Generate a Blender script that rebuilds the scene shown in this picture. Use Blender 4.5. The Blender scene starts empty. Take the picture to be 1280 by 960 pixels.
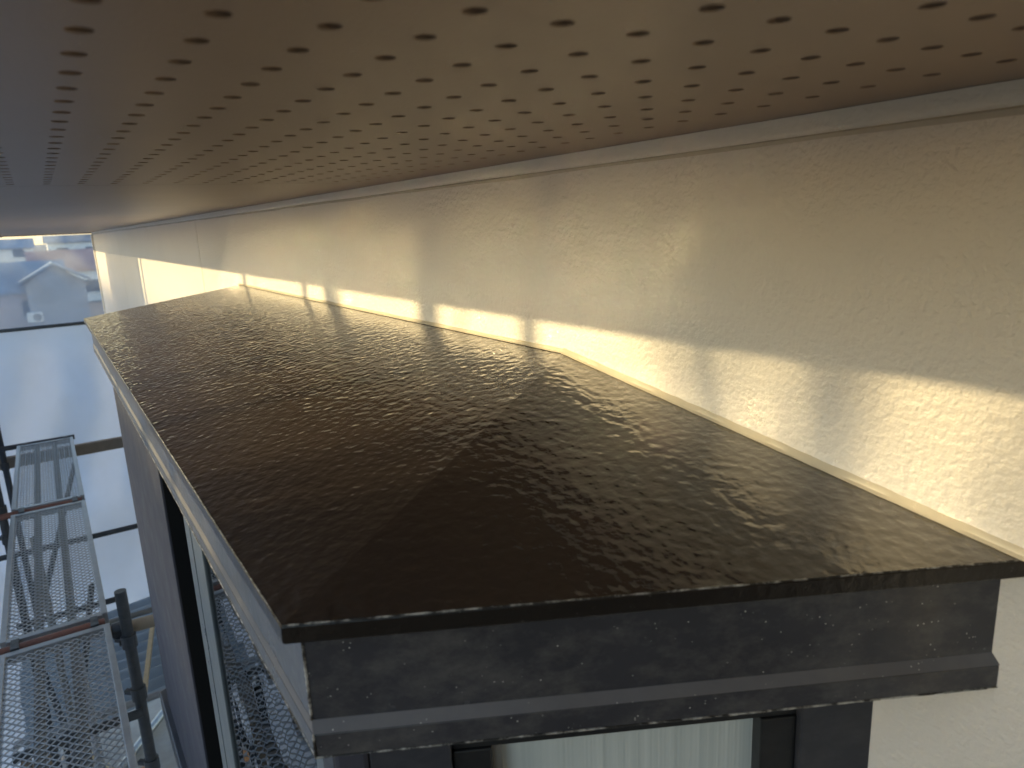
import bpy, bmesh, math, random
from mathutils import Vector, Matrix
random.seed(7)
R = math.radians
scene = bpy.context.scene
COL = scene.collection

# ------------------------------------------------------------------ camera
CZ = 6.0                      # lens height above the ground (m)
cd = bpy.data.cameras.new('camera')
cam = bpy.data.objects.new('camera', cd)
COL.objects.link(cam)
cd.sensor_fit = 'HORIZONTAL'
cd.sensor_width = 36.0
cd.lens = 36.0 * 883.0 / 1280.0
cd.clip_start = 0.01
cd.clip_end = 3000.0
_M = ((-0.55245, -0.164717, 0.817109), (-0.832414, 0.160096, -0.530525), (-0.043429, -0.973261, -0.225558))
rot = Matrix(((_M[0][0], -_M[0][1], -_M[0][2]), (_M[1][0], -_M[1][1], -_M[1][2]), (_M[2][0], -_M[2][1], -_M[2][2])))
cam.matrix_world = Matrix.Translation((0, 0, CZ)) @ rot.to_4x4()
cd.dof.use_dof = True
cd.dof.focus_distance = 0.95
cd.dof.aperture_fstop = 11.0
scene.camera = cam

# ------------------------------------------------------------------ sky, sun, exposure
TO_SUN = Vector((0.55, 1.0, 0.227)).normalized()
world = bpy.data.worlds.new('World')
scene.world = world
world.use_nodes = True
wn = world.node_tree.nodes
sky = wn.new('ShaderNodeTexSky')
sky.sky_type = 'NISHITA'
sky.sun_disc = False
sky.sun_elevation = math.asin(TO_SUN.z)
sky.sun_rotation = math.atan2(TO_SUN.x, TO_SUN.y)
sky.altitude = 50
sky.air_density = 1.0
sky.dust_density = 0.5
world.node_tree.links.new(sky.outputs[0], wn['Background'].inputs[0])
wn['Background'].inputs[1].default_value = 0.15
sl = bpy.data.lights.new('sun', 'SUN')
sl.energy = 2.2
sl.angle = R(0.7)
sl.color = (1.0, 0.765, 0.385)
sun = bpy.data.objects.new('sun', sl)
COL.objects.link(sun)
sun.rotation_euler = TO_SUN.to_track_quat('Z', 'Y').to_euler()
sun.location = (4, 8, 12)
vs = scene.view_settings
vs.view_transform = 'Standard'
vs.look = 'None'
vs.exposure = 1.55
vs.gamma = 1.0
vs.use_curve_mapping = False
cy = scene.cycles
cy.use_denoising = True
cy.denoiser = 'OPENIMAGEDENOISE'
cy.denoising_input_passes = 'RGB_ALBEDO_NORMAL'
cy.denoising_prefilter = 'ACCURATE'
cy.max_bounces = 7
cy.diffuse_bounces = 3
cy.glossy_bounces = 4
cy.transparent_max_bounces = 16
cy.caustics_reflective = True
cy.caustics_refractive = False
cy.blur_glossy = 0.02
cy.sample_clamp_indirect = 0.0

# ------------------------------------------------------------------ materials
MATS = {}
def new_mat(name):
    m = bpy.data.materials.new(name)
    m.use_nodes = True
    MATS[name] = m
    nt = m.node_tree
    return m, nt, nt.nodes['Principled BSDF'], nt.nodes, nt.links

def coords(nt, scale=(1, 1, 1), rotz=0):
    g = nt.nodes.new('ShaderNodeNewGeometry')
    mp = nt.nodes.new('ShaderNodeMapping')
    mp.inputs['Scale'].default_value = scale
    mp.inputs['Rotation'].default_value = (0, 0, rotz)
    nt.links.new(g.outputs['Position'], mp.inputs[0])
    return mp.outputs[0]

def noise(nt, vec, scale, detail=3, rough=0.55, dist=0.0):
    n = nt.nodes.new('ShaderNodeTexNoise')
    n.inputs['Scale'].default_value = scale
    n.inputs['Detail'].default_value = detail
    n.inputs['Roughness'].default_value = rough
    n.inputs['Distortion'].default_value = dist
    nt.links.new(vec, n.inputs['Vector'])
    return n.outputs['Fac']

def ramp(nt, fac, stops):
    r = nt.nodes.new('ShaderNodeValToRGB')
    e = r.color_ramp.elements
    while len(e) < len(stops):
        e.new(0.5)
    for el, (p, c) in zip(e, stops):
        el.position = p
        el.color = c if len(c) == 4 else (*c, 1)
    nt.links.new(fac, r.inputs[0])
    return r.outputs[0]

def bump(nt, height, dist, strength=1.0, prev=None):
    b = nt.nodes.new('ShaderNodeBump')
    b.inputs['Strength'].default_value = strength
    b.inputs['Distance'].default_value = dist
    nt.links.new(height, b.inputs['Height'])
    if prev is not None:
        nt.links.new(prev, b.inputs['Normal'])
    return b.outputs[0]

def mixc(nt, fac, a, b, typ='MIX'):
    m = nt.nodes.new('ShaderNodeMix')
    m.data_type = 'RGBA'
    m.blend_type = typ
    for s, v in ((0, fac), (6, a), (7, b)):
        if isinstance(v, (int, float)):
            m.inputs[s].default_value = v
        elif isinstance(v, tuple):
            m.inputs[s].default_value = v if len(v) == 4 else (*v, 1)
        else:
            nt.links.new(v, m.inputs[s])
    return m.outputs[2]

def math_node(nt, op, a, b=None):
    m = nt.nodes.new('ShaderNodeMath')
    m.operation = op
    for i, v in enumerate((a, b)):
        if v is None:
            continue
        if isinstance(v, (int, float)):
            m.inputs[i].default_value = v
        else:
            nt.links.new(v, m.inputs[i])
    return m.outputs[0]

def stucco(name, col, depth=1.0):
    m, nt, p, N, L = new_mat(name)
    v = coords(nt)
    big = noise(nt, v, 3.0, 4, 0.6)
    c = mixc(nt, big, tuple(x * 0.93 for x in col), tuple(min(1, x * 1.05) for x in col))
    L.new(c, p.inputs['Base Color'])
    p.inputs['Roughness'].default_value = 0.36
    p.inputs['Specular IOR Level'].default_value = 0.45
    lump = noise(nt, v, 180, 2.5, 0.5, 0.1)
    grain = noise(nt, v, 420, 2, 0.5)
    wav = noise(nt, v, 26, 2, 0.5)
    b1 = bump(nt, lump, 0.0021 * depth)
    b2 = bump(nt, grain, 0.0004 * depth, 1.0, b1)
    b3 = bump(nt, wav, 0.0016 * depth, 1.0, b2)
    L.new(b3, p.inputs['Normal'])
    return m

stucco('cream_stucco', (0.76, 0.725, 0.68))
stucco('cream_trim', (0.80, 0.755, 0.68), 0.8)

m, nt, p, N, L = new_mat('roof_paint')
v = coords(nt)
patch = noise(nt, v, 5.0, 4, 0.6)
L.new(mixc(nt, patch, (0.034, 0.026, 0.022), (0.050, 0.038, 0.032)), p.inputs['Base Color'])
rp = ramp(nt, noise(nt, v, 9, 3, 0.6), [(0.3, (0.10,) * 3), (0.75, (0.20,) * 3)])
L.new(rp, p.inputs['Roughness'])
p.inputs['Specular IOR Level'].default_value = 0.05
p.inputs['Coat Weight'].default_value = 1.0
p.inputs['Coat Roughness'].default_value = 0.06
p.inputs['Coat IOR'].default_value = 1.9
peel = noise(nt, v, 104, 0.8, 0.4, 0.2)
wide = noise(nt, v, 34, 1, 0.5)
fine = noise(nt, v, 310, 1, 0.5)
b1 = bump(nt, peel, 0.0013)
b2 = bump(nt, wide, 0.0003, 1.0, b1)
b3 = bump(nt, fine, 0.00018, 1.0, b2)
L.new(b3, p.inputs['Normal'])
L.new(b3, p.inputs['Coat Normal'])

m, nt, p, N, L = new_mat('edge_paint')          # folded edge, paint thin on the arris
v = coords(nt)
sp = ramp(nt, noise(nt, v, 160, 4, 0.7), [(0.64, (0.013, 0.010, 0.008)), (0.76, (0.14, 0.13, 0.12))])
L.new(sp, p.inputs['Base Color'])
p.inputs['Roughness'].default_value = 0.3
L.new(bump(nt, noise(nt, v, 120, 3, 0.6), 0.0008), p.inputs['Normal'])

m, nt, p, N, L = new_mat('worn_paint')
v = coords(nt)
L.new(ramp(nt, noise(nt, v, 75, 4, 0.7), [(0.46, (0.02, 0.018, 0.017)), (0.62, (0.45, 0.44, 0.42))]), p.inputs['Base Color'])
p.inputs['Roughness'].default_value = 0.45

def aged_metal(name, col, rough, speck=True, metallic=0.0, dust=0.5):
    m, nt, p, N, L = new_mat(name)
    v = coords(nt)
    cloud = noise(nt, v, 11, 5, 0.65)
    c = mixc(nt, cloud, tuple(x * 0.7 for x in col), tuple(x * 1.5 for x in col))
    haze_ = ramp(nt, noise(nt, coords(nt, (1, 1, 1.8)), 21, 7, 0.72), [(0.45, (0, 0, 0)), (0.75, (dust,) * 3)])
    c = mixc(nt, haze_, c, (0.20, 0.19, 0.18))
    if speck:
        vo = N.new('ShaderNodeTexVoronoi')
        vo.inputs['Scale'].default_value = 230
        L.new(v, vo.inputs['Vector'])
        s = ramp(nt, vo.outputs['Distance'], [(0.05, (1, 1, 1)), (0.13, (0, 0, 0))])
        keep = ramp(nt, noise(nt, v, 60, 2, 0.5), [(0.53, (0, 0, 0)), (0.64, (1, 1, 1))])
        s = mixc(nt, 1.0, s, keep, 'MULTIPLY')
        c = mixc(nt, s, c, (0.75, 0.74, 0.72))
    L.new(c, p.inputs['Base Color'])
    p.inputs['Metallic'].default_value = metallic
    L.new(ramp(nt, cloud, [(0.3, (rough * 0.8,) * 3), (0.8, (min(1, rough * 1.4),) * 3)]), p.inputs['Roughness'])
    L.new(bump(nt, noise(nt, v, 60, 4, 0.6), 0.0003), p.inputs['Normal'])
    return m

aged_metal('fascia_metal', (0.040, 0.041, 0.050), 0.22, dust=0.40)
aged_metal('ledge_glint_metal', (0.11, 0.11, 0.125), 0.5, dust=0.3)  # lighter tone painted in for the sky reflected on the upward-facing ledge
MATS['fascia_metal'].node_tree.nodes['Principled BSDF'].inputs['Sheen Weight'].default_value = 0.7
MATS['fascia_metal'].node_tree.nodes['Principled BSDF'].inputs['Sheen Roughness'].default_value = 0.25
aged_metal('frame_metal', (0.030, 0.032, 0.042), 0.4, speck=False, dust=0.15)
aged_metal('frame_black', (0.010, 0.011, 0.013), 0.4, speck=False, dust=0.06)
aged_metal('panel_metal', (0.034, 0.035, 0.052), 0.75, speck=False, dust=0.03)
aged_metal('stile_metal', (0.10, 0.12, 0.135), 0.32, speck=False, dust=0.15)
aged_metal('galvanised', (0.30, 0.31, 0.32), 0.38, speck=False, metallic=0.75, dust=0.3)
aged_metal('galvanised_dull', (0.20, 0.19, 0.17), 0.55, speck=False, metallic=0.3, dust=0.5)
aged_metal('dark_pipe', (0.045, 0.05, 0.055), 0.45, speck=False, metallic=0.3, dust=0.2)
aged_metal('rust_pipe', (0.16, 0.065, 0.045), 0.6, speck=False, dust=0.25)
aged_metal('tan_pipe', (0.24, 0.19, 0.13), 0.55, speck=False, dust=0.3)

m, nt, p, N, L = new_mat('soffit_board')
v = coords(nt)
L.new(mixc(nt, noise(nt, v, 6, 4, 0.6), (0.26, 0.185, 0.135), (0.32, 0.23, 0.168)), p.inputs['Base Color'])
p.inputs['Roughness'].default_value = 0.42
L.new(bump(nt, noise(nt, coords(nt, (1, 3, 1)), 160, 3, 0.6), 0.00016), p.inputs['Normal'])

def plain(name, col, rough=0.6, metallic=0.0, vary=0.25, nscale=8.0):
    m, nt, p, N, L = new_mat(name)
    v = coords(nt)
    L.new(mixc(nt, noise(nt, v, nscale, 5, 0.62), tuple(x * (1 - vary) for x in col), tuple(min(1, x * (1 + vary)) for x in col)), p.inputs['Base Color'])
    p.inputs['Roughness'].default_value = rough
    p.inputs['Metallic'].default_value = metallic
    return m

plain('jamb_black', (0.006, 0.006, 0.007), 0.85)  # near-black for the jamb recess and the panel's side face
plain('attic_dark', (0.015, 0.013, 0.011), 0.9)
plain('sealant', (0.46, 0.41, 0.34), 0.5)
plain('trim_sealant', (0.50, 0.45, 0.37), 0.6, vary=0.2, nscale=30)
plain('seal_clear', (0.66, 0.60, 0.48), 0.28, vary=0.08, nscale=40)
plain('white_trim', (0.7, 0.7, 0.68), 0.5)
plain('gutter_brown', (0.07, 0.05, 0.04), 0.4)
plain('room_dark', (0.06, 0.055, 0.05), 0.8)
plain('soil', (0.13, 0.10, 0.075), 0.95, vary=0.5, nscale=1.3)
plain('concrete', (0.33, 0.32, 0.30), 0.85)
plain('asphalt', (0.05, 0.05, 0.052), 0.9)
plain('timber', (0.22, 0.17, 0.12), 0.7, nscale=20)
plain('fresh_wood', (0.62, 0.47, 0.27), 0.6, nscale=30)
plain('brick_orange', (0.50, 0.24, 0.10), 0.8, nscale=15)
plain('stone', (0.30, 0.27, 0.24), 0.85, nscale=9)
plain('tile_blue', (0.16, 0.19, 0.24), 0.55, nscale=1.5)
plain('tile_orange', (0.40, 0.17, 0.10), 0.6, nscale=1.5)
plain('tile_dark', (0.09, 0.09, 0.10), 0.6, nscale=1.5)
plain('house_grey', (0.36, 0.36, 0.38), 0.8, nscale=0.7, vary=0.1)
plain('house_pink', (0.52, 0.40, 0.36), 0.8, nscale=0.7, vary=0.1)
plain('house_white', (0.74, 0.73, 0.70), 0.8, nscale=0.7, vary=0.08)
plain('house_beige', (0.56, 0.50, 0.41), 0.8, nscale=0.7, vary=0.08)
plain('window_dark', (0.03, 0.035, 0.045), 0.15)
plain('car_white', (0.78, 0.78, 0.76), 0.25, vary=0.03)
plain('rubber', (0.02, 0.02, 0.02), 0.8)
plain('corrugated', (0.30, 0.36, 0.42), 0.4, vary=0.2, nscale=4)
plain('bark', (0.10, 0.075, 0.055), 0.9)
plain('red_plastic', (0.45, 0.05, 0.04), 0.4)

m, nt, p, N, L = new_mat('leaf')
p.inputs['Roughness'].default_value = 0.6
v = coords(nt)
L.new(mixc(nt, noise(nt, v, 2.0, 3), (0.03, 0.05, 0.015), (0.09, 0.10, 0.035)), p.inputs['Base Color'])

def glass_mat(name, tint, rough=0.0):
    m = bpy.data.materials.new(name)
    m.use_nodes = True
    MATS[name] = m
    nt = m.node_tree
    nt.nodes.remove(nt.nodes['Principled BSDF'])
    out = nt.nodes['Material Output']
    tr = nt.nodes.new('ShaderNodeBsdfTransparent')
    tr.inputs[0].default_value = (*tint, 1)
    gl = nt.nodes.new('ShaderNodeBsdfGlossy')
    gl.inputs['Roughness'].default_value = rough
    fr = nt.nodes.new('ShaderNodeFresnel')
    fr.inputs[0].default_value = 1.9
    mx = nt.nodes.new('ShaderNodeMixShader')
    nt.links.new(fr.outputs[0], mx.inputs[0])
    nt.links.new(tr.outputs[0], mx.inputs[1])
    nt.links.new(gl.outputs[0], mx.inputs[2])
    nt.links.new(mx.outputs[0], out.inputs[0])
    b = bump(nt, noise(nt, coords(nt), 7, 2), 0.0006)
    nt.links.new(b, gl.inputs['Normal'])
    nt.links.new(b, fr.inputs['Normal'])
    return m
glass_mat('window_glass', (0.80, 0.86, 0.87))
m, nt, p, N, L = new_mat('reeded_glass')
v = coords(nt, (170, 170, 0.8))
L.new(mixc(nt, noise(nt, v, 1, 2), (0.42, 0.48, 0.49), (0.66, 0.70, 0.70)), p.inputs['Base Color'])
p.inputs['Roughness'].default_value = 0.18
L.new(bump(nt, noise(nt, v, 1.3, 1), 0.0008), p.inputs['Normal'])

def cloth_mat(name, col, through, clear, rough=0.6, stripe=0.0):
    """thin sheet: diffuse + translucent, with a share of open weave"""
    m = bpy.data.materials.new(name)
    m.use_nodes = True
    MATS[name] = m
    nt = m.node_tree
    p = nt.nodes['Principled BSDF']
    out = nt.nodes['Material Output']
    v = coords(nt)
    c = mixc(nt, noise(nt, v, 1.6, 5, 0.6), tuple(x * 0.86 for x in col), tuple(min(1, x * 1.08) for x in col))
    nt.links.new(c, p.inputs['Base Color'])
    p.inputs['Roughness'].default_value = rough
    tl = nt.nodes.new('ShaderNodeBsdfTranslucent')
    nt.links.new(c, tl.inputs[0])
    m1 = nt.nodes.new('ShaderNodeMixShader')
    m1.inputs[0].default_value = through
    nt.links.new(p.outputs[0], m1.inputs[1])
    nt.links.new(tl.outputs[0], m1.inputs[2])
    tr = nt.nodes.new('ShaderNodeBsdfTransparent')
    m2 = nt.nodes.new('ShaderNodeMixShader')
    m2.inputs[0].default_value = clear
    nt.links.new(m1.outputs[0], m2.inputs[1])
    nt.links.new(tr.outputs[0], m2.inputs[2])
    nt.links.new(m2.outputs[0], out.inputs[0])
    return m
cloth_mat('scaffold_sheet', (0.66, 0.75, 0.92), 0.48, 0.16, 0.22)
cloth_mat('fine_mesh_sheet', (0.50, 0.62, 0.86), 0.5, 0.60, 0.5)
cloth_mat('grey_sheet', (0.10, 0.10, 0.105), 0.2, 0.05, 0.6)
cloth_mat('lace', (0.85, 0.86, 0.85), 0.35, 0.12)

# ------------------------------------------------------------------ builders
def Z(z):
    return CZ + z

class MB:
    def __init__(self):
        self.v = []
        self.f = []
    def add(self, vs, fs):
        o = len(self.v)
        self.v += [tuple(x) for x in vs]
        self.f += [tuple(i + o for i in f) for f in fs]
        return self
    def box(self, x0, x1, y0, y1, z0, z1):
        return self.add([(x0, y0, z0), (x1, y0, z0), (x1, y1, z0), (x0, y1, z0), (x0, y0, z1), (x1, y0, z1), (x1, y1, z1), (x0, y1, z1)],
                        [(3, 2, 1, 0), (4, 5, 6, 7), (0, 1, 5, 4), (1, 2, 6, 5), (2, 3, 7, 6), (3, 0, 4, 7)])
    def bar(self, a, b, w, h, up=(0, 0, 1)):
        a, b = Vector(a), Vector(b)
        d = (b - a).normalized()
        s = d.cross(Vector(up)).normalized()
        u = s.cross(d)
        vs = []
        for q in (a, b):
            for i, j in ((-1, -1), (1, -1), (1, 1), (-1, 1)):
                vs.append(q + s * (i * w / 2) + u * (j * h / 2))
        return self.add(vs, [(3, 2, 1, 0), (4, 5, 6, 7), (0, 1, 5, 4), (1, 2, 6, 5), (2, 3, 7, 6), (3, 0, 4, 7)])
    def tube(self, a, b, r, n=14, r2=None):
        a, b = Vector(a), Vector(b)
        r2 = r if r2 is None else r2
        d = (b - a).normalized()
        s = d.cross(Vector((0, 0, 1)) if abs(d.z) < 0.9 else Vector((1, 0, 0))).normalized()
        u = s.cross(d)
        vs = []
        for q, rr in ((a, r), (b, r2)):
            for i in range(n):
                t = 2 * math.pi * i / n
                vs.append(q + s * (rr * math.cos(t)) + u * (rr * math.sin(t)))
        fs = [(i, (i + 1) % n, n + (i + 1) % n, n + i) for i in range(n)]
        fs += [tuple(range(n - 1, -1, -1)), tuple(range(n, 2 * n))]
        return self.add(vs, fs)
    def prism(self, poly, z0, z1):
        n = len(poly)
        vs = [(x, y, z0) for x, y in poly] + [(x, y, z1) for x, y in poly]
        fs = [(i, (i + 1) % n, n + (i + 1) % n, n + i) for i in range(n)] + [tuple(range(n - 1, -1, -1)), tuple(range(n, 2 * n))]
        return self.add(vs, fs)
    def build(self, name, mat, parent=None, bevel=0.0, smooth=False):
        me = bpy.data.meshes.new(name)
        me.from_pydata(self.v, [], self.f)
        bm = bmesh.new()
        bm.from_mesh(me)
        bmesh.ops.recalc_face_normals(bm, faces=bm.faces)
        bm.to_mesh(me)
        bm.free()
        me.materials.append(MATS[mat])
        if smooth:
            me.polygons.foreach_set('use_smooth', [True] * len(me.polygons))
            me.set_sharp_from_angle(angle=R(40))
        o = bpy.data.objects.new(name, me)
        COL.objects.link(o)
        if bevel:
            b = o.modifiers.new('bevel', 'BEVEL')
            b.width = bevel
            b.segments = 2
            b.limit_method = 'ANGLE'
        if parent is not None:
            attach(o, parent)
        return o

def world_of(o):
    m = o.matrix_basis.copy()
    while o.parent is not None:
        m = o.parent.matrix_basis @ o.matrix_parent_inverse @ m if False else (o.parent.matrix_basis @ o.matrix_parent_inverse @ m)
        o = o.parent
    return m

def attach(o, parent):
    o.parent = parent
    o.matrix_parent_inverse = world_of(parent).inverted()

def thing(name, label, cat, loc, group=None):
    o = bpy.data.objects.new(name, None)
    o.empty_display_size = 0.1
    COL.objects.link(o)
    o.location = loc
    return tag(o, label, cat, group)

def tag(o, label, cat, group=None):
    o['label'] = label
    o['category'] = cat
    if group:
        o['group'] = group
    return o

def struct(o):
    o['kind'] = 'structure'
    return o

# ================================================================== GROUND
struct(MB().add([(-400, -900, 0), (1600, -900, 0), (1600, 900, 0), (-400, 900, 0)], [(0, 1, 2, 3)]).build('ground', 'soil'))
struct(MB().add([(50, -60, 0.004), (55, -60, 0.004), (55, 60, 0.004), (50, 60, 0.004)], [(0, 1, 2, 3)]).build('road', 'asphalt'))

# ================================================================== HOUSE WALL
WY = -0.5                                   # face of the wall
SOF = Z(0.0682)                             # underside of the soffit
XE = 8.5                                    # far corner of the house
hw = thing('house_wall', 'cream textured house wall under the perforated eaves', 'wall', (3.5, WY, 0))
OP = (0.36, 2.48, Z(-1.55), Z(-0.36))       # opening behind the bay
seams = [-2.4, 2.846, 5.88, XE]
for k in range(3):
    a, b = seams[k] + (0.004 if k else 0), seams[k + 1] - 0.004
    mb = MB()
    if k == 0:
        for x0, x1, z0, z1 in ((a, OP[0], 0, SOF - .004), (OP[1], b, 0, SOF - .004), (OP[0], OP[1], 0, OP[2]), (OP[0], OP[1], OP[3], SOF - .004)):
            mb.add([(x0, WY, z0), (x1, WY, z0), (x1, WY, z1), (x0, WY, z1)], [(0, 1, 2, 3)])
        y = WY - 0.02
        mb.add([(b, WY, 0), (b, y, 0), (b, y, SOF - .004), (b, WY, SOF - .004)], [(0, 1, 2, 3)])
        o = mb.build('siding_panel', 'cream_stucco', hw)
    else:
        mb.box(a, b, WY - 0.02, WY, 0, SOF - .004)
        o = mb.build('siding_panel', 'cream_stucco', hw, bevel=0.002)
for x in seams[1:3]:
    MB().box(x - 0.005, x + 0.005, WY - 0.02, WY - 0.0025, 0, SOF - .005).build('joint_sealant', 'sealant', hw)
# trim strip under the soffit, thick rounded coat of paint on its lower lip
mb = MB()
prof = [(0.0030, 0.0006), (0.0032, -0.006), (0.0034, -0.011), (0.0028, -0.0128), (0.0014, -0.0142), (0.0, -0.0150)]
n = len(prof)
xs = [-2.4 + i * (XE + 2.4) / 80 for i in range(81)]
for x in xs:
    for py, pz in prof:
        mb.v.append((x, WY + py, SOF - 0.001 + pz + (0.0006 * math.sin(x * 9) if pz < -0.01 else 0)))
for i in range(80):
    for j in range(n - 1):
        mb.f.append((i * n + j, i * n + j + 1, (i + 1) * n + j + 1, (i + 1) * n + j))
mb.build('cover_trim', 'cream_trim', hw, smooth=True)
mb = MB()
for x in xs:
    w_ = 0.0006 * math.sin(x * 23) + 0.0005 * math.sin(x * 57)
    mb.v += [(x, WY + 0.0005, SOF - 0.0148), (x, WY + 0.0022, SOF - 0.0165), (x, WY + 0.0004, SOF - 0.0195 + w_)]
for i in range(80):
    for j in range(2):
        mb.f.append((i * 3 + j, i * 3 + j + 1, i * 3 + j + 4, i * 3 + j + 3))
mb.build('trim_sealant', 'trim_sealant', hw, smooth=True)
MB().box(XE - 0.055, XE + 0.012, WY - 0.055, WY + 0.012, 0, SOF - 0.02).build('corner_trim', 'cream_trim', hw, bevel=0.004)
MB().box(XE - 0.02, XE, -9, WY - 0.06, 0, SOF - .004).build('end_wall', 'cream_stucco', hw)
MB().add([(-2.4, -9, 0), (-2.4, WY - 0.03, 0), (-2.4, WY - 0.03, SOF), (-2.4, -9, SOF)], [(0, 1, 2, 3)]).build('back_wall', 'cream_stucco', hw)
# dark room behind the bay opening
rm = MB()
rm.box(OP[0] - 0.4, OP[1] + 0.4, WY - 2.5, WY - 0.03, OP[2] - 0.7, OP[3] + 0.3)
o = rm.build('room', 'room_dark', hw)
bm = bmesh.new(); bm.from_mesh(o.data)
bm.faces.ensure_lookup_table()
for f_ in list(bm.faces):
    if abs(f_.calc_center_median().y - (WY - 0.03)) < 1e-4:
        bmesh.ops.delete(bm, geom=[f_], context='FACES')
bm.to_mesh(o.data); bm.free()

# ================================================================== EAVES
EY = 0.29                                   # outer edge of the eaves
ev = thing('eave_soffit', 'brown perforated soffit boards under the roof eaves', 'soffit', (3.5, WY, SOF))
H = 0.0682
SP = 0.5389 * H
X0 = 4.291 * H
Y0 = -0.3484 * H
i0, i1, j0, j1 = -16, 21, -3, 11
px0, px1 = X0 + (i0 - .5) * SP, X0 + (i1 + .5) * SP
XJ = 1.102
mb = MB()
NS = 16
rad = SP * 0.125
T = 0.006
for i in range(i0, i1 + 1):
    for j in range(j0, j1 + 1):
        cx, cy_ = X0 + i * SP, Y0 - j * SP
        ring = []
        for k in range(NS):
            t = 2 * math.pi * (k + .5) / NS
            c, s = math.cos(t), math.sin(t)
            q = SP / 2 / max(abs(c), abs(s))
            ring.append((c, s, q))
        vs = [(cx + c * q, cy_ + s * q, SOF) for c, s, q in ring]
        # push ring corners: square corners are filled by corner triangles
        vs += [(cx + c * rad, cy_ + s * rad, SOF) for c, s, q in ring]
        vs += [(cx + c * rad, cy_ + s * rad, SOF + T) for c, s, q in ring]
        fs = [(k, (k + 1) % NS, NS + (k + 1) % NS, NS + k) for k in range(NS)]
        fs += [(NS + k, NS + (k + 1) % NS, 2 * NS + (k + 1) % NS, 2 * NS + k) for k in range(NS)]
        h2 = SP / 2
        vs += [(cx + h2, cy_ + h2, SOF), (cx - h2, cy_ + h2, SOF), (cx - h2, cy_ - h2, SOF), (cx + h2, cy_ - h2, SOF)]
        for q4 in range(4):
            k = NS // 8 - 1 + q4 * NS // 4
            fs.append((k, 3 * NS + q4, k + 1))
        mb.add(vs, fs)
ytop, ybot = Y0 - (j0 - .5) * SP, Y0 - (j1 + .5) * SP
mb.add([(px0, ytop, SOF), (px1, ytop, SOF), (px1, EY - 0.02, SOF), (px0, EY - 0.02, SOF)], [(0, 1, 2, 3)])
mb.add([(px0, ybot, SOF), (px1, ybot, SOF), (px1, WY - 0.01, SOF), (px0, WY - 0.01, SOF)], [(0, 1, 2, 3)])
mb.add([(px1, WY - 0.01, SOF), (XJ - 0.001, WY - 0.01, SOF), (XJ - 0.001, EY - 0.02, SOF), (px1, EY - 0.02, SOF)], [(0, 1, 2, 3)])
mb.build('perforated_board', 'soffit_board', ev)
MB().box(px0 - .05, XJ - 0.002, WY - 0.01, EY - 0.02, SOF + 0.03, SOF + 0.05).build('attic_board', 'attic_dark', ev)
bx = [XJ + 0.001, 2.92, 4.74, 6.56, 8.38, 9.2]
for a, b in zip(bx[:-1], bx[1:]):
    MB().box(a, b - 0.002, (WY - 0.01) if b < XE + .1 else -9, EY - 0.02, SOF, SOF + 0.008).build('soffit_board', 'soffit_board', ev)
MB().box(px0 - 2, px0 - 0.002, WY - 0.01, EY - 0.02, SOF, SOF + 0.008).build('soffit_board', 'soffit_board', ev)
MB().box(px0 - 2, 9.22, EY - 0.02, EY, SOF - 0.012, SOF + 0.17).build('fascia_board', 'gutter_brown', ev, bevel=0.004)
MB().box(9.2, 9.22, -9, EY - 0.021, SOF - 0.008, SOF + 0.17).build('end_fascia_board', 'gutter_brown', ev, bevel=0.004)
mb = MB()
gp = [(0.005, 0.06), (0.005, -0.0), (0.03, -0.02), (0.08, -0.02), (0.10, 0.0), (0.105, 0.06), (0.10, 0.06), (0.095, 0.005), (0.078, -0.014), (0.032, -0.014), (0.01, 0.004), (0.01, 0.06)]
gy, gz = EY + 0.001, SOF + 0.06
vs = [(px0 - 2, gy + a, gz + b) for a, b in gp] + [(9.25, gy + a, gz + b) for a, b in gp]
k = len(gp)
mb.add(vs, [(i, (i + 1) % k, k + (i + 1) % k, k + i) for i in range(k)] + [tuple(range(k - 1, -1, -1)), tuple(range(k, 2 * k))])
mb.build('gutter', 'gutter_brown', ev)
mb = MB()
mb.add([(px0 - 2, EY + 0.03, SOF + 0.17), (9.25, EY + 0.03, SOF + 0.17), (9.25, -4.6, SOF + 1.9), (px0 - 2, -4.6, SOF + 1.9), (px0 - 2, -9.4, SOF + .1), (9.25, -9.4, SOF + .1),
        (px0 - 2, EY + 0.03, SOF + 0.19), (9.25, EY + 0.03, SOF + 0.19), (9.25, -4.6, SOF + 1.93), (px0 - 2, -4.6, SOF + 1.93), (px0 - 2, -9.4, SOF + .13), (9.25, -9.4, SOF + .13)],
       [(0, 1, 2, 3), (3, 2, 5, 4), (6, 7, 8, 9), (9, 8, 11, 10), (0, 1, 7, 6), (4, 5, 11, 10), (0, 3, 9, 6), (3, 4, 10, 9), (1, 2, 8, 7), (2, 5, 11, 8)])
mb.build('roof_slab', 'tile_dark', ev)

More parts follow.
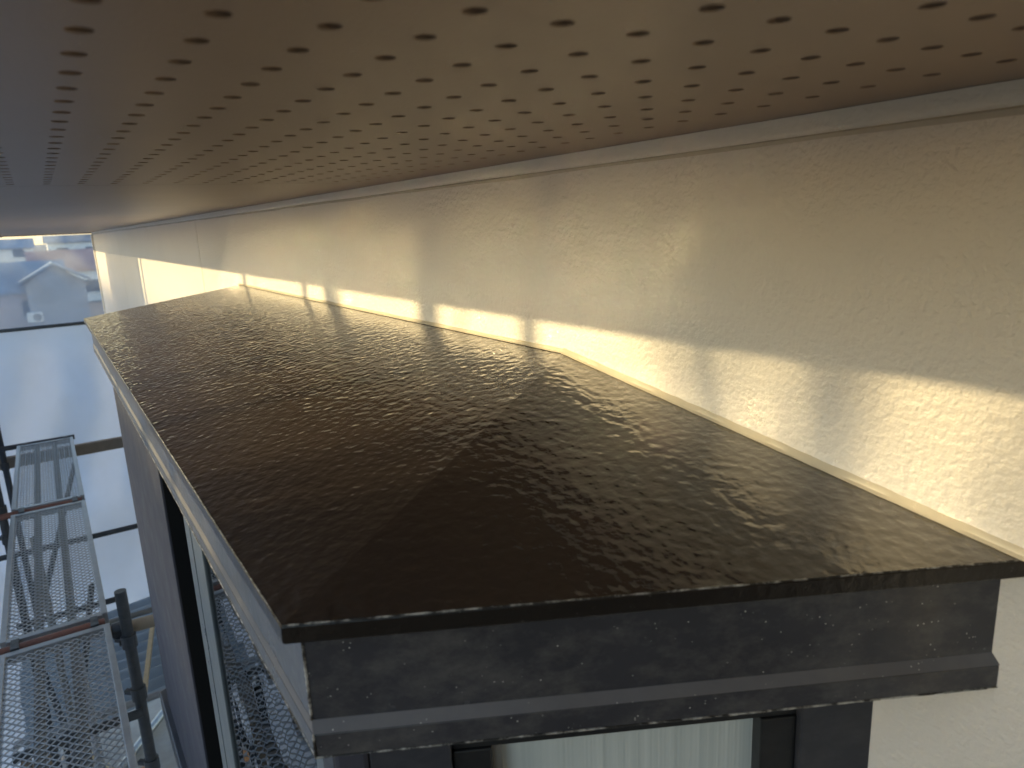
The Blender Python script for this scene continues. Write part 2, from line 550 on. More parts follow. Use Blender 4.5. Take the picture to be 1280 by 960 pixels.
# ================================================================== BAY WINDOW
bay = thing('bay_window', 'dark bay window with glossy brown hipped metal roof on the cream wall', 'bay window', (1.4, -0.3, Z(-1.7)))
EZ = -0.2268
C1, C2 = Vector((0.392, -0.085)), Vector((2.435, -0.085))
E1, E2 = Vector((0.169, WY)), Vector((2.665, WY))
A1, A2 = Vector((0.6545, WY)), Vector((2.255, WY))
AZ = -0.1545
dn = (E1 - C1).normalized()                 # along the near side, towards the wall
nn_ = Vector((dn.y, -dn.x))                 # outward normal of the near side
if nn_.x > 0: nn_ = -nn_
df = (E2 - C2).normalized()
nf_ = Vector((df.y, -df.x))
if nf_.x < 0: nf_ = -nf_
def ring(front, side):
    """plan of the bay moved in by `front` at the front and `side` at the slanted sides: near wall, near corner, far corner, far wall"""
    y = -0.085 - front
    out = []
    for C, d, nrm in ((C1, dn, nn_), (C2, df, nf_)):
        q = C - nrm * side
        t = (y - q.y) / d.y
        w = (WY - q.y) / d.y
        out.append((q + d * w, q + d * t))
    return [out[0][0], out[0][1], out[1][1], out[1][0]]

roof = bpy.data.objects.new('roof', None)
COL.objects.link(roof); roof.location = (1.4, -0.3, Z(EZ)); attach(roof, bay); roof.matrix_parent_inverse = bay.matrix_basis.inverted()
def P(v, z): return Vector((v[0], v[1], Z(z)))
def slope(pts, name):
    """one folded metal slope, gently uneven"""
    mb = MB()
    a, b, c, d_ = pts                      # eave start, eave end, top end, top start
    nu, nv = 48, 14
    nrm = (b - a).cross(d_ - a if (d_ - a).length > 1e-4 else c - a).normalized()
    if nrm.z < 0: nrm = -nrm
    for j in range(nv + 1):
        for i in range(nu + 1):
            u, w = i / nu, j / nv
            p_ = (a.lerp(b, u)).lerp(d_.lerp(c, u), w)
            e = math.sin(math.pi * u) * math.sin(math.pi * w)
            p_ = p_ + nrm * e * 0.0011 * math.sin(7 * u + 2.1 * w + a.x * 3)
            mb.v.append(tuple(p_))
    for j in range(nv):
        for i in range(nu):
            q = j * (nu + 1) + i
            mb.f.append((q, q + 1, q + nu + 2, q + nu + 1))
    o = mb.build(name, 'roof_paint', roof, smooth=True)
    bm = bmesh.new(); bm.from_mesh(o.data)
    bmesh.ops.remove_doubles(bm, verts=bm.verts, dist=1e-6)
    bmesh.ops.recalc_face_normals(bm, faces=bm.faces)
    if sum(f_.normal.z for f_ in bm.faces) < 0:
        bmesh.ops.reverse_faces(bm, faces=bm.faces)
    bm.to_mesh(o.data); bm.free()
    o.data.polygons.foreach_set('use_smooth', [True] * len(o.data.polygons))
    return o
slope([P(C1, EZ), P(C2, EZ), P(A2, AZ), P(A1, AZ)], 'front_slope')
slope([P(E1, EZ), P(C1, EZ), P(A1, AZ), P(A1, AZ)], 'near_slope')
slope([P(C2, EZ), P(E2, EZ), P(A2, AZ), P(A2, AZ)], 'far_slope')
# folded drip edge round the eaves
def band(name, o_top, o_bot, z_top, z_bot, mat, parent, sides=(0, 1, 2), thick=0.002, bevel=0.0):
    a = ring(*o_top); b = ring(*o_bot)
    ai = ring(o_top[0] + thick, o_top[1] + thick); bi = ring(o_bot[0] + thick, o_bot[1] + thick)
    for s in sides:
        mb = MB()
        mb.add([P(a[s], z_top), P(a[s + 1], z_top), P(b[s + 1], z_bot), P(b[s], z_bot),
                P(ai[s], z_top), P(ai[s + 1], z_top), P(bi[s + 1], z_bot), P(bi[s], z_bot)],
               [(0, 1, 2, 3), (4, 5, 6, 7), (0, 1, 5, 4), (3, 2, 6, 7), (0, 3, 7, 4), (1, 2, 6, 5)])
        mb.build(name, mat, parent, bevel=bevel)
band('drip_edge', (-0.0006, -0.0006), (-0.0006, -0.0006), EZ - 0.0004, EZ - 0.0125, 'edge_paint', roof, bevel=0.0012)
# underside of the drip and fascia box
band('fascia_board', (0.0125, 0.0125), (0.0125, 0.0125), EZ - 0.003, -0.3015, 'fascia_metal', bay, thick=0.012)
band('fascia_ledge', (0.0124, 0.0124), (0.0110, 0.0075), -0.3016, -0.3085, 'ledge_glint_metal', bay, thick=0.012)
band('fascia_foot', (0.0110, 0.0075), (0.0110, 0.0075), -0.3086, -0.3255, 'fascia_metal', bay, thick=0.016, bevel=0.001)
# worn arrises where the paint has chalked away
def arris(a, b, r, parent, n=60):
    a, b = Vector(a), Vector(b)
    mb = MB()
    for i in range(n):
        t0, t1 = i / n, (i + 1) / n
        w0 = r * (0.55 + 0.45 * abs(math.sin(i * 1.9)))
        mb.tube(a.lerp(b, t0), a.lerp(b, t1), w0, 6)
    return mb.build('worn_edge', 'worn_paint', parent)
q0, q1 = ring(0.0125, 0.0125), ring(0.0110, 0.0075)
arris(P(q0[1], EZ - 0.014), P(q0[1], -0.3015), 0.0011, bay, 30)
arris(P(q1[1], -0.3085), P(q1[1], -0.3255), 0.0011, bay, 8)
arris(P(q1[0], -0.3255), P(q1[1], -0.3255), 0.0008, bay)
arris(P(q1[1], -0.3255), P(q1[2], -0.3255), 0.0007, bay)
arris(P(E1, EZ), P(C1, EZ), 0.0007, roof)
arris(P(C1, EZ), P(C2, EZ), 0.0006, roof)
r_ = ring(0.03, 0.03)
MB().prism([tuple(q) for q in r_], Z(-0.324), Z(-0.318)).build('head_board', 'frame_metal', bay)
# caulked flashing where the roof meets the wall
def strip(name, a, b, h, w, mat, parent):
    mb = MB()
    a, b = Vector(a), Vector(b)
    N_ = 60
    for i in range(N_ + 1):
        p_ = a.lerp(b, i / N_)
        e = 0.00025 * math.sin(i * 1.7) + 0.0002 * math.sin(i * .61)
        for py, pz in ((0, h + e), (w * .45, h * .86 + e), (w, h * 0.25), (w + .003 + e, -0.0002)):
            mb.v.append((p_.x, p_.y + py, p_.z + pz))
    for i in range(N_):
        for j in range(3):
            mb.f.append((i * 4 + j, i * 4 + j + 1, i * 4 + j + 5, i * 4 + j + 4))
    return mb.build(name, mat, parent, smooth=True)
strip('wall_flashing', P(A1, AZ), P(A2, AZ), 0.004, 0.002, 'seal_clear', roof)
strip('wall_flashing', P(E1, EZ), P(A1, AZ), 0.0055, 0.0025, 'seal_clear', roof)
strip('wall_flashing', P(A2, AZ), P(E2, EZ), 0.0055, 0.0025, 'seal_clear', roof)

# body: corner posts, head rails, sashes, sill
ZT, ZH, ZB = -0.3256, -0.398, -1.47
BF, BS = 0.040, 0.080
b0 = ring(BF, BS)
Bn, Bf = b0[1], b0[2]
def face_box(mb, O, d, nrm, s0, s1, o0, o1, z0, z1):
    """box on a slanted face: s along d from O, o outward along nrm"""
    pts = [O + d * s + nrm * o for s, o in ((s0, o0), (s1, o0), (s1, o1), (s0, o1))]
    mb.prism([tuple(q) for q in pts], Z(z0), Z(z1))
    return mb
fx = Vector((1, 0)); fn = Vector((0, 1))
LF = (Bf - Bn).x
# front face
face_box(MB(), Bn, fx, fn, 0.0, 0.034, -0.05, 0.0, ZB, ZT).build('corner_post', 'frame_metal', bay, bevel=0.003)
face_box(MB(), Bn, fx, fn, 0.034, 0.9445, -0.06, -0.002, ZH, ZT).build('head_rail', 'frame_black', bay)
face_box(MB(), Bn, fx, fn, 0.034, 0.9445, -0.06, 0.004, ZB, ZB + 0.05).build('sill_rail', 'frame_metal', bay, bevel=0.002)
face_box(MB(), Bn, fx, fn, 0.945, LF - 0.05, -0.05, 0.0025, ZB, ZT).build('shutter_panel', 'panel_metal', bay, bevel=0.003)
face_box(MB(), Bn, fx, fn, LF - 0.05, LF, -0.05, 0.0, ZB, ZT).build('corner_post', 'frame_metal', bay, bevel=0.003)
face_box(MB(), Bn, fx, fn, 0.70, 0.942, -0.06, -0.034, ZB + 0.05, ZH).build('jamb_panel', 'jamb_black', bay)
face_box(MB(), Bn, fx, fn, 0.9422, 0.9448, -0.06, -0.0015, ZB + 0.05, ZT).build('jamb_strip', 'jamb_black', bay)
sash = bpy.data.objects.new('window_sash', None)
COL.objects.link(sash); sash.location = (Bn.x + .3, Bn.y, Z(ZB)); attach(sash, bay)
for s0, s1, o1 in ((0.545, 0.605, 0.0), (0.606, 0.645, -0.0015), (0.646, 0.6995, -0.0005)):
    face_box(MB(), Bn, fx, fn, s0, s1, -0.04, o1, ZB + 0.05, ZH).build('stile', 'stile_metal', sash, bevel=0.002)
face_box(MB(), Bn, fx, fn, 0.034, 0.062, -0.04, -0.002, ZB + 0.05, ZH).build('stile', 'stile_metal', sash, bevel=0.002)
face_box(MB(), Bn, fx, fn, 0.062, 0.545, -0.010, -0.004, ZB + 0.05, ZH).build('glass_pane', 'window_glass', sash)
# slanted faces
for nm, O, d, nrm in (('near', Bn, dn, nn_), ('far', Bf, df, nf_)):
    LS = (WY - O.y) / d.y
    face_box(MB(), O, d, nrm, 0.0, 0.026, -0.05, 0.0015, ZB, ZT).build('corner_post', 'panel_metal', bay, bevel=0.004)
    face_box(MB(), O, d, nrm, 0.0262, 0.088, -0.05, 0.0, ZB, ZT).build('side_post', 'frame_metal', bay, bevel=0.0015)
    face_box(MB(), O, d, nrm, LS - 0.06, LS, -0.05, 0.0, ZB, ZT).build('side_post', 'frame_metal', bay, bevel=0.0015)
    face_box(MB(), O, d, nrm, 0.0883, LS - 0.0603, -0.05, -0.008, ZH, ZT).build('side_head_rail', 'frame_black', bay, bevel=0.001)
    face_box(MB(), O, d, nrm, 0.0883, LS - 0.0603, -0.05, 0.004, ZB, ZB + 0.05).build('side_sill_rail', 'frame_metal', bay, bevel=0.001)
    sd = bpy.data.objects.new('side_sash', None)
    COL.objects.link(sd); sd.location = (O.x, O.y - .2, Z(ZB)); attach(sd, bay)
    face_box(MB(), O, d, nrm, 0.0886, 0.119, -0.04, -0.006, ZB + 0.05, ZH).build('stile', 'frame_black', sd, bevel=0.0015)
    face_box(MB(), O, d, nrm, 0.1192, 0.127, -0.038, -0.012, ZB + 0.05, ZH).build('gasket', 'galvanised_dull', sd)
    face_box(MB(), O, d, nrm, LS - 0.09, LS - 0.0606, -0.04, -0.006, ZB + 0.05, ZH).build('stile', 'frame_black', sd, bevel=0.0015)
    face_box(MB(), O, d, nrm, 0.1272, LS - 0.0902, -0.026, -0.021, ZB + 0.05, ZH).build('glass_pane', 'reeded_glass', sd)
MB().prism([tuple(q) for q in ring(0.02, 0.05)], Z(ZB - 0.08), Z(ZB)).build('bay_sill', 'frame_metal', bay, bevel=0.004)
MB().prism([tuple(q) for q in ring(0.05, 0.09)], Z(ZB - 0.5), Z(ZB - 0.081)).build('bay_base', 'cream_trim', bay)

# lace curtain inside the bay
mb = MB()
ci = ring(0.12, 0.16)
path = [Vector(q) for q in ci]
samples_ = []
for a, b in zip(path[:-1], path[1:]):
    L_ = (b - a).length
    k = max(4, int(L_ / 0.006))
    t_ = (b - a).normalized(); n2 = Vector((t_.y, -t_.x))
    for i in range(k):
        s = i / k * L_
        samples_.append(a + t_ * s + n2 * (0.009 * math.sin(s * 150) + 0.005 * math.sin(s * 67 + 1)))
for q in samples_:
    mb.v.append((q.x, q.y, Z(ZB + 0.01))); mb.v.append((q.x, q.y, Z(ZT - 0.005)))
for i in range(len(samples_) - 1):
    mb.f.append((2 * i, 2 * i + 2, 2 * i + 3, 2 * i + 1))
tag(mb.build('lace_curtain', 'lace', smooth=True), 'white lace curtain hanging inside the bay window glass', 'curtain')

# ================================================================== SCAFFOLD
DZ = -1.70
PR = 0.0243
def deck_proto():
    root = thing('scaffold_deck', '', 'scaffold deck', (0, 0, Z(DZ)), 'metal scaffold decks')
    L_, W_ = 1.80, 0.40
    z = Z(DZ)
    for y in (0.006, W_ - 0.006):
        MB().box(0.02, L_ - 0.02, y - 0.013, y + 0.013, z - 0.045, z + 0.006).build('side_rail', 'galvanised', root, bevel=0.003)
    for x in (0.03, L_ - 0.03):
        MB().box(x - 0.018, x + 0.018, 0.0145, W_ - 0.0145, z - 0.04, z + 0.003).build('end_bar', 'galvanised', root, bevel=0.003)
    for y in (0.135, 0.265):
        MB().box(0.05, L_ - 0.05, y - 0.018, y + 0.018, z - 0.035, z - 0.004).build('rib', 'galvanised_dull', root, bevel=0.003)
    for y in (0.05, W_ - 0.05):
        for x, s in ((0.01, -1), (L_ - 0.01, 1)):
            mb = MB()
            mb.box(min(x, x + s * .05), max(x, x + s * .05), y - 0.016, y + 0.016, z - 0.004, z + 0.01)
            mb.box(min(x + s * .04, x + s * .052), max(x + s * .04, x + s * .052), y - 0.016, y + 0.016, z - 0.05, z + 0.0095)
            mb.build('hook', 'dark_pipe', root, bevel=0.002)
    mb = MB()
    px, py = 0.040, 0.0335
    nx, ny = int((L_ - 0.1) / px), int(0.37 / py)
    ox, oy = 0.05, 0.0145
    for i in range(nx):
        for j in range(ny):
            x, y = ox + i * px, oy + j * py
            cxy = [(x, y + py / 2), (x + px / 2, y + py), (x + px, y + py / 2), (x + px / 2, y)]
            for k in range(4):
                a, b = cxy[k], cxy[(k + 1) % 4]
                mb.bar((a[0], a[1], z - 0.001), (b[0], b[1], z + 0.0005), 0.0055, 0.0025)
    o = mb.build('expanded_mesh', 'galvanised', root)
    o['kind'] = 'stuff'
    return root
deck = deck_proto()
deck_labels = ['metal mesh scaffold deck nearest the dark bay window post, at the bottom left',
               'metal mesh scaffold deck in the middle of the row, between two cross pipes',
               'farthest metal mesh scaffold deck, its end beside the timber beam']
for k, x in enumerate((1.665, 3.535, 5.405)):
    if k == 0:
        o = deck
    else:
        o = deck.copy(); COL.objects.link(o)
        for ch in deck.children:
            c = ch.copy(); COL.objects.link(c); c.parent = o
            c.matrix_parent_inverse = ch.matrix_parent_inverse.copy()
    o['label'] = deck_labels[k]
for k, o in enumerate([o for o in bpy.data.objects if o.name.startswith('scaffold_deck')]):
    pass
_d = sorted([o for o in bpy.data.objects if o.name.startswith('scaffold_deck')], key=lambda q: q.name)
for o, x in zip(_d, (1.665, 3.535, 5.405)):
    o.location.x = x

def pipe(a, b, label, mat='dark_pipe', r=PR, cat='scaffold pipe', name='scaffold_pipe', collars=()):
    root = thing(name, label, cat, a, 'scaffold pipes')
    MB().tube(a, b, r, 16).build('tube', mat, root, smooth=True)
    d = (Vector(b) - Vector(a)).normalized()
    for t in collars:
        c = Vector(a) + (Vector(b) - Vector(a)) * t
        m_ = MB()
        m_.tube(c - d * 0.03, c + d * 0.03, r + 0.008, 16)
        s = d.orthogonal().normalized()
        m_.bar(c + s * (r + 0.005), c + s * (r + 0.045), 0.02, 0.02, d)
        m_.build('coupler', 'dark_pipe', root)
    return root
# cross pipes under the deck joints
pipe((3.495, 0.46, Z(DZ - 0.012)), (3.495, 0.01, Z(DZ - 0.012)), 'rust red cross pipe under the joint of the two nearest decks', 'rust_pipe', 0.02)
pipe((3.43, 0.005, Z(DZ - 0.035)), (3.40, -0.46, Z(DZ - 0.035)), 'tan cross pipe running from the upright to behind the bay window', 'tan_pipe', 0.029, collars=(0.1,))
pipe((5.37, 0.47, Z(DZ - 0.012)), (5.37, 0.01, Z(DZ - 0.012)), 'rusty cross pipe under the joint of the two farther decks', 'rust_pipe', 0.02)
pipe((7.24, 0.52, Z(DZ - 0.012)), (7.24, -0.02, Z(DZ - 0.012)), 'dark cross pipe carrying the far end of the deck row', 'dark_pipe', 0.022)
# uprights
pipe((3.36, -0.068, 0.0), (3.36, -0.068, Z(-1.52)), 'dark upright scaffold pipe ending beside the nearest deck, left of the bay window', 'dark_pipe', PR, collars=(0.885, 0.945, 0.80))
pipe((5.40, 0.455, 0.0), (5.40, 0.455, Z(0.55)), 'dark upright scaffold pipe at the left edge of the second deck joint', 'dark_pipe', PR, collars=(0.63, 0.66))
pipe((7.27, 0.52, 0.0), (7.27, 0.52, Z(0.55)), 'dark upright scaffold pipe at the far end of the deck row', 'dark_pipe', PR, collars=(0.63,))
# level pipes and braces below the decks
pipe((7.20, 0.70, Z(-2.66)), (7.20, -0.48, Z(-2.66)), 'thin dark level pipe crossing below the far deck towards the bay window', 'dark_pipe', PR)
pipe((5.30, 0.50, Z(-2.45)), (5.30, -0.07, Z(-2.45)), 'dark level pipe seen through the mesh under the second joint', 'dark_pipe', 0.02)
pipe((7.2, 0.02, Z(-1.95)), (5.35, 0.46, Z(-2.7)), 'diagonal dark brace pipe under the farthest deck', 'dark_pipe', 0.019)
pipe((5.3, 0.05, Z(-2.3)), (3.5, 0.44, Z(-3.3)), 'upper diagonal brace pipe seen through the nearest deck mesh', 'dark_pipe', 0.019)
pipe((5.3, 0.44, Z(-2.6)), (3.6, 0.08, Z(-3.6)), 'lower diagonal brace pipe seen through the nearest deck mesh', 'dark_pipe', 0.019)
pipe((4.45, 0.62, Z(-2.75)), (4.45, -0.30, Z(-2.75)), 'grey level pipe under the middle of the second deck', 'galvanised', 0.021)
pipe((6.1, 0.60, Z(-3.0)), (6.1, -0.45, Z(-3.0)), 'grey level pipe just above the corrugated shed roof', 'galvanised_dull', 0.022)
pipe((4.2, 0.16, 0.0), (4.2, 0.16, Z(-2.2)), 'grey upright standing in the yard under the second deck', 'galvanised', 0.021)
pipe((5.1, 0.30, 0.0), (5.1, 0.30, Z(-1.80)), 'dull grey upright under the second deck joint', 'galvanised_dull', 0.022)
pipe((3.3, 0.42, Z(-2.1)), (3.3, -0.068, Z(-2.1)), 'dark short tie pipe low on the nearest upright', 'dark_pipe', 0.021)
tb = MB().box(7.26, 7.31, -0.49, 0.75, Z(-1.90), Z(-1.80)).build('timber_beam', 'timber', bevel=0.004)
tag(tb, 'weathered brown timber beam crossing behind the far deck end', 'beam')
# end rail with hanging sheet
XS = 9.6
pipe((XS - 0.03, 0.85, Z(-0.945)), (XS - 0.03, -2.0, Z(-0.945)), 'thin dark top rail carrying the pale blue sheet at the scaffold end', 'dark_pipe', 0.02)
def sheet(name, label, a, b, z0, z1, seed, out, mat='scaffold_sheet'):
    rnd = random.Random(seed)
    mb = MB()
    a, b = Vector(a), Vector(b)
    nu, nv = 90, 70
    fold = [(rnd.uniform(4, 9), rnd.uniform(0, 6), rnd.uniform(-1.5, 1.5), rnd.uniform(0.02, 0.05)) for _ in range(5)]
    ph = [(rnd.uniform(3, 11), rnd.uniform(0, 6), rnd.uniform(-6, 6), rnd.uniform(0.015, 0.055)) for _ in range(9)]
    for j in range(nv + 1):
        for i in range(nu + 1):
            u, w = i / nu, j / nv
            L_ = (b - a).length
            e = sum(A * math.sin(fq * u * L_ + dg * w * 3 + p0) for fq, p0, dg, A in ph) * (0.15 + math.sin(math.pi * min(1, w * 1.15)))
            e += sum(A * math.sin(fz * (z1 - z0) * w * 0.5 + dg * u * L_ + p0) for fz, p0, dg, A in fold) * math.sin(math.pi * min(1, w * 1.1 + 0.02))
            q = a.lerp(b, u) + Vector(out) * e
            mb.v.append((q.x, q.y, z1 + (z0 - z1) * w))
    for j in range(nv):
        for i in range(nu):
            q = j * (nu + 1) + i
            mb.f.append((q, q + 1, q + nu + 2, q + nu + 1))
    o = mb.build(name, mat, smooth=True)
    return tag(o, label, 'scaffold sheet')
sheet('scaffold_sheet', 'pale blue wrinkled scaffold sheet hanging from the rail at the scaffold end', (XS, 0.9), (XS, -2.0), Z(-4.95), Z(-0.95), 3, (1, 0))

sheet('scaffold_sheet', 'long pale blue scaffold sheet along the outer side below the decks', (1.2, 0.80), (XS - 0.05, 0.80), Z(-5.6), Z(-0.95), 9, (0, 1))
pipe((1.0, 0.77, Z(-0.945)), (XS, 0.77, Z(-0.945)), 'long level pipe along the top edge of the outer sheet', 'dark_pipe', 0.02)
# board added out of view to shade the near roof slope
gb = thing('shade_board', 'grey ribbed board added left of the camera to shade the near roof slope', 'board', (0.86, 0.75, Z(-1.0)))
MB().box(0.70, 1.02, 0.735, 0.75, Z(-1.05), Z(0.045)).build('panel', 'galvanised_dull', gb, bevel=0.003)
for x in (0.72, 0.86, 1.0):
    MB().box(x - 0.012, x + 0.012, 0.7501, 0.768, Z(-1.04), Z(0.035)).build('rib', 'galvanised', gb, bevel=0.003)
pipe((0.0, 0.79, Z(-0.55)), (1.9, 0.79, Z(-0.55)), 'short level rail behind the added grey shade board', 'dark_pipe', 0.02)
# bare trees added out of view: their trunks throw the soft dark bars on the wall
K = TO_SUN.x / TO_SUN.y
def add_shadow_tree(xw, yp, r, label, seed, twigs=6, lean=0.0):
    rr = random.Random(seed)
    xp = xw + K * (yp - WY)
    root = thing('shadow_tree', label, 'tree', (xp, yp, 0), 'bare trees added outside the scaffold for their shadows')
    zt = Z(0.227 * (yp - WY)) + 0.5
    mb = MB()
    k = 10
    pts = []
    for i in range(k + 1):
        t = i / k
        pts.append(Vector((xp + lean * (t - 0.93) + 0.012 * math.sin(9 * t + seed), yp, zt * t)))
    for i in range(k):
        mb.tube(pts[i], pts[i + 1], r * (1.25 - 0.35 * i / k), 10, r * (1.25 - 0.35 * (i + 1) / k))
    mb.build('trunk', 'bark', root, smooth=True)
    zc = Z(-0.17 + 0.227 * (yp - WY))
    for i in range(twigs):
        z0 = zc + rr.uniform(-0.7, 0.15)
        a = Vector((xp + lean * (z0 / zt - 0.93), yp, z0))
        sd = rr.choice((-1, 1))
        m_ = MB()
        q = a
        rad_ = r * rr.uniform(0.22, 0.42)
        for sg in range(4):
            nq = q + Vector((sd * rr.uniform(0.02, 0.05), rr.uniform(-0.03, 0.03), rr.uniform(0.10, 0.20)))
            m_.tube(q, nq, rad_, 7, rad_ * 0.8)
            q = nq; rad_ *= 0.8
        m_.build('branch', 'bark', root, smooth=True)
    return root
add_shadow_tree(0.300, 6.0, 0.034, 'bare young tree added outside the scaffold for its shadow, nearest to the camera', 1, 16)
add_shadow_tree(0.440, 5.4, 0.020, 'bare young tree added outside the scaffold for its shadow, second from the camera', 2, 16, 0.05)
add_shadow_tree(0.090, 7.0, 0.030, 'bare young tree added outside the scaffold for its shadow, level with the camera', 8, 22, -0.04)
add_shadow_tree(-0.16, 6.2, 0.036, 'bare young tree added outside the scaffold for its shadow, just behind the camera', 9, 22)
add_shadow_tree(-0.42, 6.8, 0.040, 'bare young tree added outside the scaffold for its shadow, farthest behind the camera', 10, 22)
add_shadow_tree(0.7375, 2.4, 0.017, 'bare young tree added outside the scaffold for its shadow, third from the camera', 3, 1)
add_shadow_tree(1.010, 2.8, 0.036, 'bare young tree added outside the scaffold for its shadow, with the thickest trunk', 4, 2)
add_shadow_tree(1.445, 2.6, 0.030, 'bare young tree added outside the scaffold for its shadow, third from the far end', 5, 2)
add_shadow_tree(1.620, 2.3, 0.017, 'bare young tree added outside the scaffold for its shadow, second from the far end', 6, 1)
add_shadow_tree(2.195, 2.2, 0.017, 'bare young tree added outside the scaffold for its shadow, at the far end', 7, 1)
# thin see-through mesh above the end rail
sheet('mesh_sheet', 'thin see-through pale mesh above the end rail, in front of the houses', (XS + 0.05, 0.9), (XS + 0.05, -2.0), Z(-0.94), Z(0.5), 13, (1, 0), 'fine_mesh_sheet')
# dark sheet added behind the camera to keep light off the near soffit
sheet('shade_sheet', 'dark grey sheet added behind the camera to dim the near soffit', (-0.75, -0.47), (-0.75, 1.1), Z(-4.5), SOF - 0.03, 17, (1, 0), 'grey_sheet')
# sheet added outside the frame, throwing part of the far wall into shade
sheet('scaffold_sheet', 'pale blue sheet added on the outer side of the far scaffold bay to shade the wall', (4.83 + K * 1.2, 0.70), (7.25 + K * 1.2, 0.70), Z(-2.2), Z(0.42), 5, (0, 1))
pipe((4.6, 0.72, Z(0.425)), (9.6, 0.72, Z(0.425)), 'long level pipe carrying the added outer sheet of the scaffold', 'dark_pipe', 0.02)
pipe((4.70 + K * 1.2, 0.68, 0), (4.70 + K * 1.2, 0.68, Z(0.6)), 'upright pipe beside the added outer sheet of the scaffold', 'dark_pipe', 0.024)

# ================================================================== ADDED BLOCK, out of view, that shades everything below the bay roof
SHADE_Z = -0.33                             # the block's roof edge keeps the sun off everything lower than this at the bay
BY = 25.0
nb = thing('shading_block', 'three storey beige apartment block added across the yard to keep low sun off the scaffold', 'building', (19, BY + 4, 0))
RZ = Z(SHADE_Z + 0.227 * (BY + 0.085))
MB().box(10.5, 26, BY + 0.1, BY + 8, 0, RZ - 0.25).build('wall', 'house_beige', nb)
MB().box(10.2, 26.3, BY, BY + 8.2, RZ - 0.249, RZ).build('roof_slab', 'tile_dark', nb, bevel=0.02)
for k in range(5):
    for zf in (1.0, 4.1, 7.2):
        x = 11.6 + k * 3.0
        w = MB().box(x, x + 1.6, BY + 0.04, BY + 0.099, zf, zf + 1.25).build('window', 'window_dark', nb)
        MB().box(x - 0.06, x + 1.66, BY + 0.01, BY + 0.039, zf - 0.08, zf - 0.001).build('sill', 'white_trim', w)

# ================================================================== FAR HOUSES (seen past the wall end)
def gable(mb, x0, x1, y0, y1, ze, zr, along='y', over=0.4, t=0.15):
    if along == 'y':
        xm = (x0 + x1) / 2
        a = [(x0 - over, ze), (xm, zr), (x1 + over, ze)]
        for q0, q1 in ((0, 1), (1, 2)):
            (xa, za), (xb, zb) = a[q0], a[q1]
            vs = [(xa, y0 - over, za), (xb, y0 - over, zb), (xb, y1 + over, zb), (xa, y1 + over, za)]
            vs += [(x, y, z + t) for x, y, z in vs]
            mb.add(vs, [(0, 1, 2, 3), (4, 5, 6, 7), (0, 1, 5, 4), (1, 2, 6, 5), (2, 3, 7, 6), (3, 0, 4, 7)])
    else:
        ym = (y0 + y1) / 2
        a = [(y0 - over, ze), (ym, zr), (y1 + over, ze)]
        for q0, q1 in ((0, 1), (1, 2)):
            (ya, za), (yb, zb) = a[q0], a[q1]
            vs = [(x0 - over, ya, za), (x0 - over, yb, zb), (x1 + over, yb, zb), (x1 + over, ya, za)]
            vs += [(x, y, z + t) for x, y, z in vs]
            mb.add(vs, [(0, 1, 2, 3), (4, 5, 6, 7), (0, 1, 5, 4), (1, 2, 6, 5), (2, 3, 7, 6), (3, 0, 4, 7)])
    return mb
def house(label, x0, x1, y0, y1, ze, zr, wallm, roofm, along='y', wins=True, annex=None):
    h = thing('house', label, 'house', ((x0 + x1) / 2, (y0 + y1) / 2, 0), 'houses beyond the wall end')
    mb = MB().box(x0, x1, y0, y1, 0, ze)
    if along == 'y':
        xm = (x0 + x1) / 2
        for y in (y0, y1):
            mb.add([(x0, y, ze), (x1, y, ze), (xm, y, zr)], [(0, 1, 2)])
    else:
        ym = (y0 + y1) / 2
        for x in (x0, x1):
            mb.add([(x, y0, ze), (x, y1, ze), (x, ym, zr)], [(0, 1, 2)])
    mb.build('wall', wallm, h)
    gable(MB(), x0, x1, y0, y1, ze + 0.02, zr + 0.02, along).build('roof', roofm, h)
    if wins:
        k = max(1, int((y1 - y0) / 3))
        for f in range(1 if ze < 4 else 2):
            for i in range(k):
                y = y0 + (i + .5) * (y1 - y0) / k
                w = MB().box(x0 - 0.06, x0 - 0.001, y - 0.75, y + 0.75, 0.9 + f * 2.8, 2.1 + f * 2.8).build('window', 'window_dark', h)
                MB().box(x0 - 0.10, x0 - 0.061, y - 0.8, y + 0.8, 0.82 + f * 2.8, 0.899 + f * 2.8).build('sill', 'white_trim', w)
    return h
hA = house('low house with wide blue-grey tiled roof and small front gable', 60, 67, -1.2, 10, 2.5, 4.45, 'house_pink', 'tile_blue')
mb = MB().box(58.2, 60.6, -2.5, 1.0, 0, 3.2)
for x in (58.2,):
    mb.add([(x, -2.5, 3.2), (x, 1.0, 3.2), (x, -0.75, 4.35)], [(0, 1, 2)])
mb.build('gable_wall', 'house_grey', hA)
gable(MB(), 58.0, 63.0, -2.5, 1.0, 3.22, 4.40, 'x', 0.35).build('gable_roof', 'tile_blue', hA)
house('house with terracotta orange roof behind the blue-grey roof', 82, 90, -9.0, 0.6, 3.0, 4.9, 'house_white', 'tile_orange')
house('tall white house with dark windows far behind the orange roof', 128, 138, -9, -1.5, 5.6, 6.6, 'house_white', 'tile_dark')
house('far white house left of the tall one against the sky', 140, 150, 0.5, 12, 5.0, 6.4, 'house_white', 'tile_blue')
house('beige house partly hidden by the end of the cream wall', 45, 53, -16, -6, 5.4, 7.0, 'house_beige', 'tile_dark')
house('dark roofed house beside the road, left of the low house', 60, 68, 16, 26, 5.4, 7.0, 'house_white', 'tile_dark')
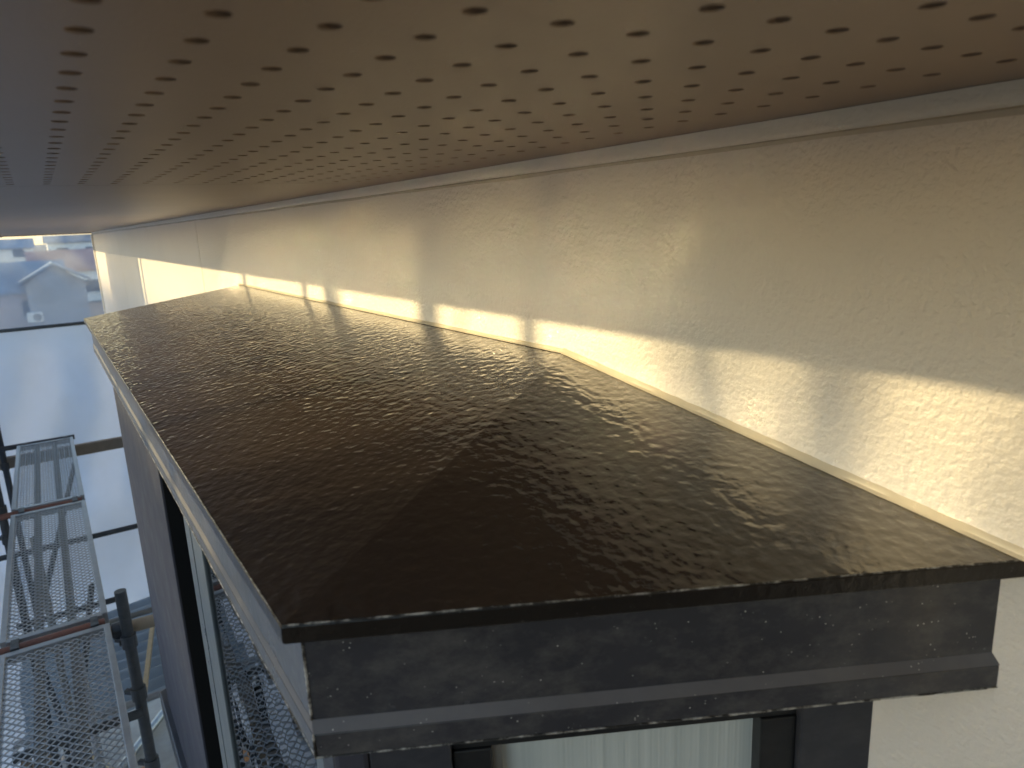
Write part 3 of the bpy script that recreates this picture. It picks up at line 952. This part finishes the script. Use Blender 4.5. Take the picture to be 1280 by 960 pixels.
# white outdoor unit standing in front of the low house
ac = thing('outdoor_unit', 'small white outdoor unit on a stand in front of the low house', 'outdoor unit', (57, 0.75, 0))
MB().box(56.8, 57.15, 0.3, 1.2, 0.75, 1.4).build('casing', 'car_white', ac, bevel=0.03)
MB().tube((56.79, 0.62, 1.08), (56.76, 0.62, 1.08), 0.24, 24).build('fan_grille', 'stone', ac)
for y in (0.4, 1.1):
    MB().box(56.85, 57.1, y - 0.04, y + 0.04, 0, 0.749).build('stand_leg', 'galvanised_dull', ac)

# ================================================================== YARD below
cp = thing('corrugated_roof', 'blue-grey corrugated shed roof below the scaffold beside the upright', 'shed', (6.6, -0.1, 0))
mb = MB()
nx = 120
for i in range(nx + 1):
    x = 5.75 + i * 1.7 / nx
    z = Z(-3.55) + 0.035 * math.sin(2 * math.pi * x / 0.16) + (x - 5.75) * 0.02
    mb.v += [(x, -0.5, z), (x, 0.75, z - 0.12)]
for i in range(nx):
    mb.f.append((2 * i, 2 * i + 2, 2 * i + 3, 2 * i + 1))
mb.build('roof_sheet', 'corrugated', cp, smooth=True)
for x, y in ((5.85, 0.68), (7.35, 0.68), (5.85, -0.45), (7.35, -0.45)):
    MB().box(x - 0.04, x + 0.04, y - 0.04, y + 0.04, 0, Z(-3.72)).build('post', 'timber', cp)
for y in (-0.45, 0.68):
    MB().box(5.75, 7.45, y - 0.03, y + 0.03, Z(-3.80), Z(-3.721)).build('purlin', 'timber', cp)

mb = MB().bar((5.5, -0.12, Z(-3.45)), (6.6, -0.33, Z(-3.40)), 0.035, 0.035)
tag(mb.build('wooden_stick', 'fresh_wood', bevel=0.003), 'pale wooden stick lying across the corrugated shed roof', 'stick')

slab = MB().box(4.2, 13, -0.5, 1.4, 0.0, 0.08)
struct(slab.build('yard_paving', 'concrete', bevel=0.01))
rb = random.Random(11)
def rubble(name, label, cat, x, y, s, mat, seed, grp):
    rr = random.Random(seed)
    bm = bmesh.new()
    bmesh.ops.create_icosphere(bm, subdivisions=2, radius=s)
    for v_ in bm.verts:
        v_.co *= rr.uniform(0.78, 1.12)
        v_.co.z *= 0.7
    me = bpy.data.meshes.new(name); bm.to_mesh(me); bm.free()
    me.materials.append(MATS[mat])
    o = bpy.data.objects.new(name, me); COL.objects.link(o)
    o.location = (x, y, 0.08 + s * 0.55)
    return tag(o, label, cat, grp)
for k in range(26):
    x, y = rb.uniform(6.8, 11.0), rb.uniform(-0.45, 1.2)
    c = rb.random()
    mat, col = (('brick_orange', 'orange') if c < 0.3 else ('stone', 'grey-brown') if c < 0.8 else ('fresh_wood', 'pale'))
    rubble('rubble_stone', '%s rubble stone lying on the yard paving below the scaffold' % col, 'stone', x, y, rb.uniform(0.05, 0.16), mat, k, '%s rubble stones in the yard' % col)
pipe((7.2, 0.9, 0.16), (9.0, -0.4, 0.16), 'loose grey pipe lying on the yard among the rubble', 'galvanised', 0.05)
